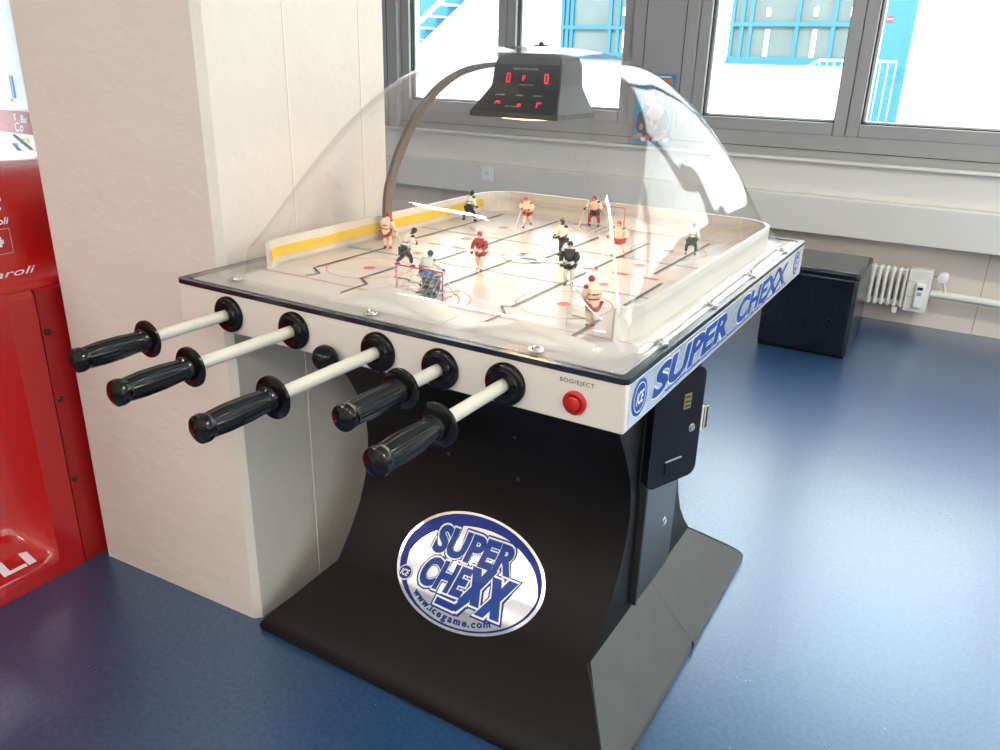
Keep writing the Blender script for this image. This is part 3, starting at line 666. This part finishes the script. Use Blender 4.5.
# white moulded goal boxes at both ends
def hump(x0, x1, y0, y1, h, name):
    b = MB(); rows = []
    for i in range(21):
        t = i / 20; x = x0 + (x1 - x0) * t; hh = h * math.sin(PI * t) ** 1.5 + .0015
        rows.append([(x, y0, IZ), (x, y0 + .003, IZ + hh * .25), (x, y0 + .03, IZ + hh * .8), (x, y0 + .05, IZ + hh), (x, y1, IZ + hh * .6), (x, y1 + .002, IZ)])
    b.loft(rows, 'board', smooth=True, cap=True, closed=True); return b.build(name, T)
hump(.33, .58, .058, .135, .030, 'goal_pocket'); hump(.62, .86, .05, .11, .020, 'puck_ramp'); hump(.36, .60, 1.03, 1.09, .025, 'goal_pocket')

# ---- goals
def goal(cx, y, s):
    b = MB(); hw, h, d = .052, .056, .045
    b.tube([(cx - hw, y, IZ), (cx - hw, y, IZ + h), (cx + hw, y, IZ + h), (cx + hw, y, IZ)], .0016, 'red_post', 8)
    b.tube([(cx - hw, y, IZ + .002), (cx - hw * .9, y - s * d, IZ + .002), (cx + hw * .9, y - s * d, IZ + .002), (cx + hw, y, IZ + .002)], .0012, 'net', 6)
    b.tube([(cx - .02, y - s * .012, IZ + .03 + .012 * math.cos(0))] + [(cx - .008 + .013 * math.cos(t * PI / 8), y + s * .002, IZ + .028 + .016 * math.sin(t * PI / 8)) for t in range(17)], .0009, 'net', 6)
    g = b.build('goal', T); g['label'] = 'small goal with thin red posts and a white net'
    b = MB()
    for i in range(9):
        x = cx - hw + 2 * hw * i / 8; xb = cx + (x - cx) * .9
        b.tube([(x, y, IZ + h), (xb, y - s * d, IZ + .003)], .0003, 'net', 4)
    for i in range(6):
        t = i / 5
        for sx_ in (-1, 1): b.tube([(cx + sx_ * hw, y, IZ + h * t + .001), (cx + sx_ * hw * (1 - .1 * (1 - t * .0)), y - s * d * (1 - t), IZ + .003)], .0003, 'net', 4)
        b.tube([(cx - hw * (1 - .1 * t), y - s * d * t, IZ + h * (1 - t) + .001), (cx + hw * (1 - .1 * t), y - s * d * t, IZ + h * (1 - t) + .001)], .0003, 'net', 4)
    b.build('goal_net', g)
goal(.460, .165, 1); goal(.452, 1.015, -1)

# ---- players
def skin(name, joints, edges, mat_, parent, mtx, sub=1):
    """joints: list of (x, y, z, radius) in units of body height"""
    me = bpy.data.meshes.new(name); me.from_pydata([j[:3] for j in joints], edges, [])
    o = bpy.data.objects.new(name, me); COL.objects.link(o)
    o.modifiers.new('s', 'SKIN')
    sv = me.skin_vertices[0].data
    for i, j in enumerate(joints):
        r = j[3] if isinstance(j[3], (tuple, list)) else (j[3], j[3]); r = (r[0] * 1.22, r[1] * 1.22)
        sv[i].radius = r; sv[i].use_root = (i == 0)
    if sub: m2 = o.modifiers.new('d', 'SUBSURF'); m2.levels = sub; m2.render_levels = sub
    dg = bpy.context.evaluated_depsgraph_get(); dg.update()
    nm = bpy.data.meshes.new_from_object(o.evaluated_get(dg)); bpy.data.objects.remove(o); bpy.data.meshes.remove(me)
    nm.transform(mtx)
    for p in nm.polygons: p.use_smooth = True; p.material_index = 0
    nm.materials.clear(); nm.materials.append(M[mat_]); nm.name = name
    o = bpy.data.objects.new(name, nm); COL.objects.link(o)
    if parent:
        w = Vector((0, 0, 0)); q = parent
        while q: w += q.location; q = q.parent
        nm.transform(Matrix.Translation(-w)); o.parent = parent
    return o
def ball(b, c, r, m_, mtx, sz=(1, 1, 1), n=12):
    rings = []
    for i in range(n + 1):
        a = -PI / 2 + PI * i / n; rings.append([mtx @ (Vector(c) + Vector((r * sz[0] * max(.002, math.cos(a)) * math.cos(2 * PI * k / n), r * sz[1] * max(.002, math.cos(a)) * math.sin(2 * PI * k / n), r * sz[2] * math.sin(a)))) for k in range(n)])
    b.loft(rings, m_)
HGT = .083
def player(x, y, face, pose, jersey, pants, helmet, trim_, label, arms='down', goalie=False, lean=.10, sc=1.0, stick_side=1):
    """face: heading in degrees (0 looks along +Y); local +Y is ahead, +X its right hand"""
    h = HGT * sc
    mt = Matrix.Translation((x, y, IZ + .001)) @ Matrix.Rotation(math.radians(face), 4, 'Z') @ Matrix.Scale(h, 4)
    s1, s2 = {'stride': (.16, -.13), 'wide': (.02, -.02), 'step': (-.06, .12), 'stand': (.03, -.01)}[pose]
    wd = {'stride': .07, 'wide': .15, 'step': .08, 'stand': .07}[pose]
    hip = (0, -.03, .50); chest = (0, lean * .55, .74); neck = (0, lean * .85, .845); head = (0, lean + .02, .925)
    fr, fl_ = (wd, s1, .045), (-wd, s2, .045); kr, kl = (wd * 1.05, s1 * .6 + .05, .28), (-wd * 1.05, s2 * .5 + .06, .28)
    if pose == 'stride': fl_ = (-wd * 1.2, s2 - .06, .10)
    sr, sl = (.115, lean * .65, .79), (-.115, lean * .65, .79)
    if arms == 'spread': er, el, hr, hl = (.23, .10, .66), (-.23, .05, .66), (.26, .24, .56), (-.22, .20, .54)
    elif arms == 'up': er, el, hr, hl = (.20, .14, .68), (-.20, .12, .66), (.12, .28, .62), (-.10, .26, .60)
    else: er, el, hr, hl = (.19, .05, .62), (-.19, .05, .62), (.15, .20, .48), (-.02, .24, .50)
    J = [(*hip, .085), ((hip[0] + chest[0]) / 2, (hip[1] + chest[1]) / 2, .62, .085), (*chest, (.10, .08)), (*neck, .035), (*head, .055),
         (*sr, .05), (*er, .038), (*hr, .03), (*sl, .05), (*el, .038), (*hl, .03),
         (.055, -.02, .45, .07), (*kr, .052), (fr[0], fr[1], .10, .038), (-.055, -.02, .45, .07), (*kl, .052), (fl_[0], fl_[1], fl_[2] + .055, .038)]
    E = [(0, 1), (1, 2), (2, 3), (3, 4), (2, 5), (5, 6), (6, 7), (2, 8), (8, 9), (9, 10), (0, 11), (11, 12), (12, 13), (0, 14), (14, 15), (15, 16)]
    root = skin('hockey_player', J, E, trim_, T, mt); root['label'] = label
    # jersey over chest and arms, pants over hips and thighs
    g = 1.22
    J2 = [(*chest, (.125, .095)), ((hip[0] + chest[0]) / 2, (hip[1] + chest[1]) / 2, .61, (.115, .10)), (0, -.02, .53, (.11, .095)), (*sr, .062), (er[0], er[1], er[2], .05), tuple((er[i] + 2 * hr[i]) / 3 for i in range(3)) + (.04,), (*sl, .062), (el[0], el[1], el[2], .05), tuple((el[i] + 2 * hl[i]) / 3 for i in range(3)) + (.04,), (0, lean * .75, .81, .05)]
    skin('jersey', J2, [(0, 1), (1, 2), (0, 3), (3, 4), (4, 5), (0, 6), (6, 7), (7, 8), (0, 9)], jersey, root, mt)
    J3 = [(0, -.025, .50, .10), (.06, -.005, .44, .085), (kr[0], kr[1] * .8, .33, .068), (-.06, -.005, .44, .085), (kl[0], kl[1] * .8, .33, .068)]
    skin('pants', J3, [(0, 1), (1, 2), (0, 3), (3, 4)], pants, root, mt)
    for f in (fr, fl_): b = MB(); ball(b, (f[0], f[1] + .03, f[2] - .005), .05, pants if not goalie else 'team_grey', mt, (.75, 1.55, .8), 8); b.build('skate', root)
    b = MB(); ball(b, (head[0], head[1], head[2] + .005), .068, helmet, mt, (1, 1.08, 1.08)); b.build('helmet', root)
    b = MB(); ball(b, (head[0], head[1] + .045, head[2] - .02), .04, 'skin', mt, (1, .8, 1.1), 8); ball(b, (head[0], head[1] + .083, head[2] - .02), .011, 'skin', mt, n=6)
    for sx_ in (-1, 1): ball(b, (sx_ * .017, head[1] + .075, head[2] - .008), .006, 'ink', mt, n=6)
    b.box((-.014, head[1] + .066, head[2] - .044), (.014, head[1] + .078, head[2] - .038), 'team_red', mtx=mt); b.build('face', root)
    for hd in (hr, hl): b = MB(); ball(b, hd, .042, pants, mt, n=8); b.build('glove', root)
    for sh, sx_ in ((sr, 1), (sl, -1)):
        b = MB(); ball(b, (sh[0] + .012 * sx_, sh[1], sh[2] + .005), .07, pants if jersey != pants else trim_, mt, (.9, 1.0, .75), 8); b.build('shoulder_patch', root)
    b = MB()   # jersey stripes
    for zc in (.575, .665):
        t = (zc - .5) / .3; cy_ = -.02 + lean * .55 * max(0, t)
        b.loft([[mt @ Vector(((.121 if zc < .6 else .124) * math.cos(2 * PI * k / 16), cy_ + .106 * math.sin(2 * PI * k / 16), zc + dz)) for k in range(16)] for dz in (-.014, .014)], trim_ if jersey != trim_ else pants, cap=False)
    b.build('jersey_stripe', root)
    if goalie:
        b = MB()
        for f, kk in ((fr, kr), (fl_, kl)): b.box((f[0] - .07, f[1] + .045, .05), (f[0] + .07, f[1] + .10, .46), 'team_grey', .02, mtx=mt)
        b.box((hl[0] - .08, hl[1] + .0, hl[2] - .09), (hl[0] + .06, hl[1] + .05, hl[2] + .08), 'team_grey', .015, mtx=mt); b.build('leg_pads', root)
    b = MB(); tip = (hr[0] * .4 + .22 * stick_side, hr[1] + .22, .025)
    b.tube([mt @ Vector(p) for p in ((hl[0] * .6, hl[1] - .02, hl[2] + .05), hr, tip)], h * .014, 'stick', 6)
    b.tube([mt @ Vector(p) for p in (tip, (tip[0] + .15 * stick_side, tip[1] + .10, .03))], [h * .02, h * .028], 'stick', 6); b.build('hockey_stick', root)
    return root
WB = dict(jersey='team_white', pants='team_black', helmet='team_black', trim_='team_black')
BB = dict(jersey='team_black', pants='team_black', helmet='team_black', trim_='team_white')
RC = dict(jersey='team_cream', pants='team_red', helmet='team_red', trim_='team_cream')
RR = dict(jersey='team_red', pants='team_red', helmet='team_red', trim_='team_cream')
player(.125, .845, -20, 'stride', **WB, label='player in white and black at the far yellow board')
player(.290, .872, 195, 'stride', **RC, label='crouching player in red and cream near the far left slot', arms='up', lean=.22)
player(.160, .447, 5, 'stand', **RC, label='player in red and cream standing at the yellow board', lean=.06)
player(.300, .330, -30, 'stride', **WB, label='leaning player in black and white beside the near goal', lean=.26, arms='up')
player(.462, .190, 0, 'stand', jersey='team_white', pants='team_grey', helmet='team_green', trim_='team_blue', label='goalkeeper in white with grey pads in the near goal', goalie=True, lean=.08, arms='spread')
player(.440, .405, 190, 'step', **RR, label='player in dark red with a cream stick left of centre ice', lean=.03, stick_side=-1)
player(.512, .640, 150, 'step', **WB, label='player in white and black behind centre ice', lean=.03)
player(.643, .410, 200, 'stand', **BB, label='player in black at the middle slot', lean=.08, sc=1.08, arms='down', stick_side=-1)
player(.622, .705, 185, 'wide', **RC, label='player in red and cream with arms spread', arms='spread', lean=.12)
player(.425, 1.000, 180, 'wide', jersey='team_cream', pants='team_black', helmet='team_red', trim_='team_red', label='goalkeeper in cream and red in the far goal', goalie=False, lean=.1, arms='spread')
player(.795, .190, 60, 'stand', **RC, label='player in cream and red in the near corner of the ice', lean=.06, sc=1.05)
player(.752, .822, 10, 'wide', jersey='team_white', pants='team_green', helmet='team_green', trim_='team_green', label='player in white and dark green by the far boards', lean=.3, sc=.85)

# ---- rods, handles, bearings, knob
def bearing(x, z):
    b = MB(); b.lathe((x, -.0005, z), (0, -1, 0), [(0, .0345), (.006, .0345), (.009, .032), (.010, .026), (.014, .024), (.015, .014), (.006, .012)], 'rubber', 40); return b.build('rod_bearing', T)
for x, z, tip in ((.141, .857, -.315), (.307, .857, -.362), (.498, .856, -.375), (.624, .853, -.240), (.745, .855, -.318)):
    bearing(x, z)
    b = MB(); b.tube([(x, .0, z), (x, tip + .14, z)], .0105, 'rod', 20); r = b.build('control_rod', T)
    b = MB()
    pr = [(0, .003, 0), (.002, .014, 0), (.006, .0195, 0), (.012, .0205, 0), (.018, .0195, 0), (.022, .0175, .0), (.024, .0175, .045), (.05, .0192, .045), (.085, .0188, .045), (.116, .0165, .045), (.119, .0168, 0), (.121, .0195, 0), (.127, .0205, 0), (.1325, .0200, 0), (.1335, .0310, 0), (.1345, .0325, 0), (.1380, .0328, 0), (.1395, .0315, 0), (.141, .024, 0), (.142, .011, 0)]
    b.lathe((x, tip, z), (0, 1, 0), pr, 'rubber', 72, ribs=12); b.build('handle_grip', r)
b = MB(); b.lathe((.394, 0, .828), (0, -1, 0), [(-.001, .010), (.002, .010), (.003, .012)] + [(.020 - .022 * math.cos(t * PI / 12), max(.0005, .0235 * math.sin(t * PI / 12))) for t in range(2, 13)], 'rubber', 32); b.build('puck_knob', T)

# ---- the clear dome: flange, skirt and bubble in one moulded sheet
q = dict(cx=.485, cy=.55, a=.40, b=.463, h=.392, pa=2.695, qa=1.439, z=.95, pb=2.78, qb=1.578)
ND = 160
def sup(n, i):
    t = 2 * PI * i / ND; c, s = math.cos(t), math.sin(t)
    # more samples near the corners of the rounded rectangle
    r = (abs(c) ** n + abs(s) ** n) ** (-1 / n); return r * c, r * s
rings = []
def fl_ring(x0, x1, y0, y1, z, n):
    out = []
    for i in range(ND):
        u, v = sup(n, i); out.append(((x0 + x1) / 2 + (x1 - x0) / 2 * u, (y0 + y1) / 2 + (y1 - y0) / 2 * v, z))
    return out
rings.append(fl_ring(.010, W - .010, .010, L - .010, HT + .004, 60)); rings.append(fl_ring(.013, W - .013, .013, L - .013, HT + .0065, 60))
rings.append(fl_ring(.078, .905, .060, 1.100, HT + .0065, 34)); rings.append(fl_ring(.086, .898, .068, 1.092, HT + .009, 30)); rings.append(fl_ring(.089, .895, .071, 1.088, HT + .016, 30))
def cap_z(u, v):
    return q['z'] + q['h'] * max(0, 1 - abs(u) ** q['pa']) ** (1 / q['qa']) * max(0, 1 - abs(v) ** q['pb']) ** (1 / q['qb'])
NR = 30
bz = [cap_z(*sup(NR, i)) for i in range(ND)]
mid = []
for t in (.35, .7, .93):
    r0 = fl_ring(.089, .895, .071, 1.088, 0, 30); row = []
    for i in range(ND):
        u, v = sup(NR, i); xe, ye = q['cx'] + q['a'] * u, q['cy'] + q['b'] * v; k = t ** 1.3
        row.append((r0[i][0] + (xe - r0[i][0]) * k, r0[i][1] + (ye - r0[i][1]) * k, HT + .016 + (bz[i] - HT - .016) * t))
    rings.append(row)
for k in range(0, 46):
    t = math.cos(PI / 2 * k / 46) if k else 1.0
    row = []
    for i in range(ND):
        u, v = sup(NR, i); u *= t; v *= t; row.append((q['cx'] + q['a'] * u, q['cy'] + q['b'] * v, cap_z(u, v)))
    rings.append(row)
b = MB(); k0 = b.mi('flange'); b.mi('dome')
Rg = b.loft(rings, 'dome', smooth=True, cap=False)
ctr = b.bm.verts.new((q['cx'], q['cy'], q['z'] + q['h']))
for i in range(ND):
    f = b.bm.faces.new((Rg[-1][i], Rg[-1][(i + 1) % ND], ctr)); f.material_index = 1; f.smooth = True
for f in b.bm.faces:
    if max(v.co.z for v in f.verts) < HT + .0066: f.material_index = 0
dome = b.build('dome', T); dome['label'] = 'clear plastic bubble dome'
sm = dome.modifiers.new('thick', 'SOLIDIFY'); sm.thickness = .0025; sm.offset = -1
for x, y in ((.107, .050), (.458, .030), (.779, .028), (.922, .173), (.922, .432), (.922, .706), (.922, .993)):
    b = MB(); b.lathe((x, y, HT + .0066), (0, 0, 1), [(0, .013), (.0015, .012), (.0015, .0075), (.004, .007), (.005, .0045), (.003, .003), (.003, .0004)], 'steel', 20); b.build('dome_bolt', T)

# ---- scoreboard hanging in the crown of the dome and its cable
sbx = [(.364, .568, .475, .640, 1.206), (.364, .568, .475, .640, 1.216), (.382, .562, .488, .622, 1.240), (.397, .558, .500, .604, 1.262), (.400, .557, .503, .600, 1.270), (.403, .556, .508, .597, 1.308), (.411, .550, .515, .592, 1.322), (.43, .53, .53, .58, 1.328)]
b = MB(); b.loft([[(x0, y0, z), (x1, y0, z), (x1, y1, z), (x0, y1, z)] for x0, x1, y0, y1, z in sbx], 'score', smooth=False)
sb = b.build('scoreboard', T); sb['label'] = 'dark grey scoreboard with red lit digits'
def sb_pt(u, z, off):
    for A, B in zip(sbx, sbx[1:]):
        if A[4] <= z <= B[4]:
            t = (z - A[4]) / (B[4] - A[4]); x0 = A[0] + (B[0] - A[0]) * t; x1 = A[1] + (B[1] - A[1]) * t; y0 = A[2] + (B[2] - A[2]) * t
            return Vector((x0 + (x1 - x0) * u, y0 - off, z + off * .3))
    return Vector((0, 0, 0))
b = MB()
for z0, z1 in ((1.217, 1.240), (1.240, 1.262), (1.262, 1.270), (1.270, 1.307)):
    b.faces([sb_pt(.02, z0, .0008), sb_pt(.98, z0, .0008), sb_pt(.98, z1, .0008), sb_pt(.02, z1, .0008)], [(0, 1, 2, 3)], 'face')
b.build('display_window', sb, weld=True)
SEG = {'a': ((0, 1), (1, 1)), 'b': ((1, 1), (1, .5)), 'c': ((1, .5), (1, 0)), 'd': ((0, 0), (1, 0)), 'e': ((0, 0), (0, .5)), 'f': ((0, .5), (0, 1)), 'g': ((0, .5), (1, .5))}
def digit(u, z, w, h, segs):
    b = MB()
    for s in segs:
        (a0, b0), (a1, b1) = SEG[s]
        x0, z0, x1, z1 = u + a0 * w, z + b0 * h, u + a1 * w, z + b1 * h; tz = .0009; tu = .0065
        pts = [(x0 - tu, z0 - tz), (x1 + tu, z0 - tz), (x1 + tu, z1 + tz), (x0 - tu, z1 + tz)] if b0 == b1 else [(x0 - tu, min(z0, z1)), (x0 + tu, min(z0, z1)), (x1 + tu, max(z0, z1)), (x1 - tu, max(z0, z1))]
        b.faces([sb_pt(p[0], p[1], .0018) for p in pts], [(0, 1, 2, 3)], 'led')
    return b.build('digit', sb, weld=False)
digit(.22, 1.2735, .042, .0155, 'abcdef'); digit(.775, 1.2735, .042, .0155, 'abcdef'); digit(.455, 1.276, .028, .009, 'aefg')
digit(.235, 1.2275, .045, .0085, 'afb'); digit(.52, 1.2265, .03, .006, 'abg'); digit(.75, 1.2275, .045, .0085, 'afe')
b = MB()
for t, u0, u1, z0, z1 in (('SHOTS ON GOAL', .30, .68, 1.2965, 1.3005), ('HOME', .16, .29, 1.2475, 1.2505), ('TIMER', .43, .54, 1.2475, 1.2502), ('AWAY', .66, .79, 1.2475, 1.2505), ('SCORE', .38, .54, 1.2268, 1.2292), ('PERIOD', .42, .62, 1.2675, 1.2698)):
    V, F = fit2d(text2d(t, 1, 0, .01), u0, u1, z0, z1); b.faces([sb_pt(x, z, .0014) for x, z in V], F, 'print_grey')
b.build('lettering', sb, weld=False)
b = MB(); b.lathe((.468, .560, 1.2062), (0, 0, -1), [(0, .072), (.003, .070), (.005, .05), (.006, .0005)], 'lampglass', 32)
o = b.build('rink_lamp', sb); o['label'] = 'warm glowing lamp lens'
ll = light('rink_lamp_light', 'AREA', (.468, .560, 1.196), (0, 0, 0), 1.15, (1, .52, .2), .12, .12)
for xx in (.50, .55):
    b = MB(); b.lathe((.5685, .51 + (xx - .5) * 2, 1.2135), (1, 0, 0), [(0, .003), (.001, .003), (.001, .0003)], 'ink', 8); b.build('screw', sb)
b = MB(); b.lathe((.485, .55, q['z'] + q['h'] - .001), (0, 0, 1), [(0, .016), (.003, .015), (.004, .006), (.009, .004), (.009, .0003)], 'score', 20); b.build('mounting_bolt', sb)
pth = [(.088, .905), (.089, .96), (.096, 1.02), (.113, 1.07), (.133, 1.115), (.158, 1.16), (.19, 1.205), (.226, 1.243), (.270, 1.275), (.31, 1.292), (.35, 1.302), (.40, 1.306)]
pth = smooth_prof(pth, 1)
b = MB(); rings = []
for i, (x, z) in enumerate(pth):
    a = pth[max(0, i - 1)]; c = pth[min(len(pth) - 1, i + 1)]; dx, dz = c[0] - a[0], c[1] - a[1]; ln = math.hypot(dx, dz); nx, nz = dz / ln * .0045, -dx / ln * .0045
    x += .006; w = .014 + .001 * math.sin(i * 1.7)
    rings.append([(x - nx, .53 - w, z - nz), (x + nx, .53 - w, z + nz), (x + nx, .53 + w, z + nz), (x - nx, .53 + w, z - nz)])
b.loft(rings, 'cable', smooth=False); b.build('scoreboard_cable', T)
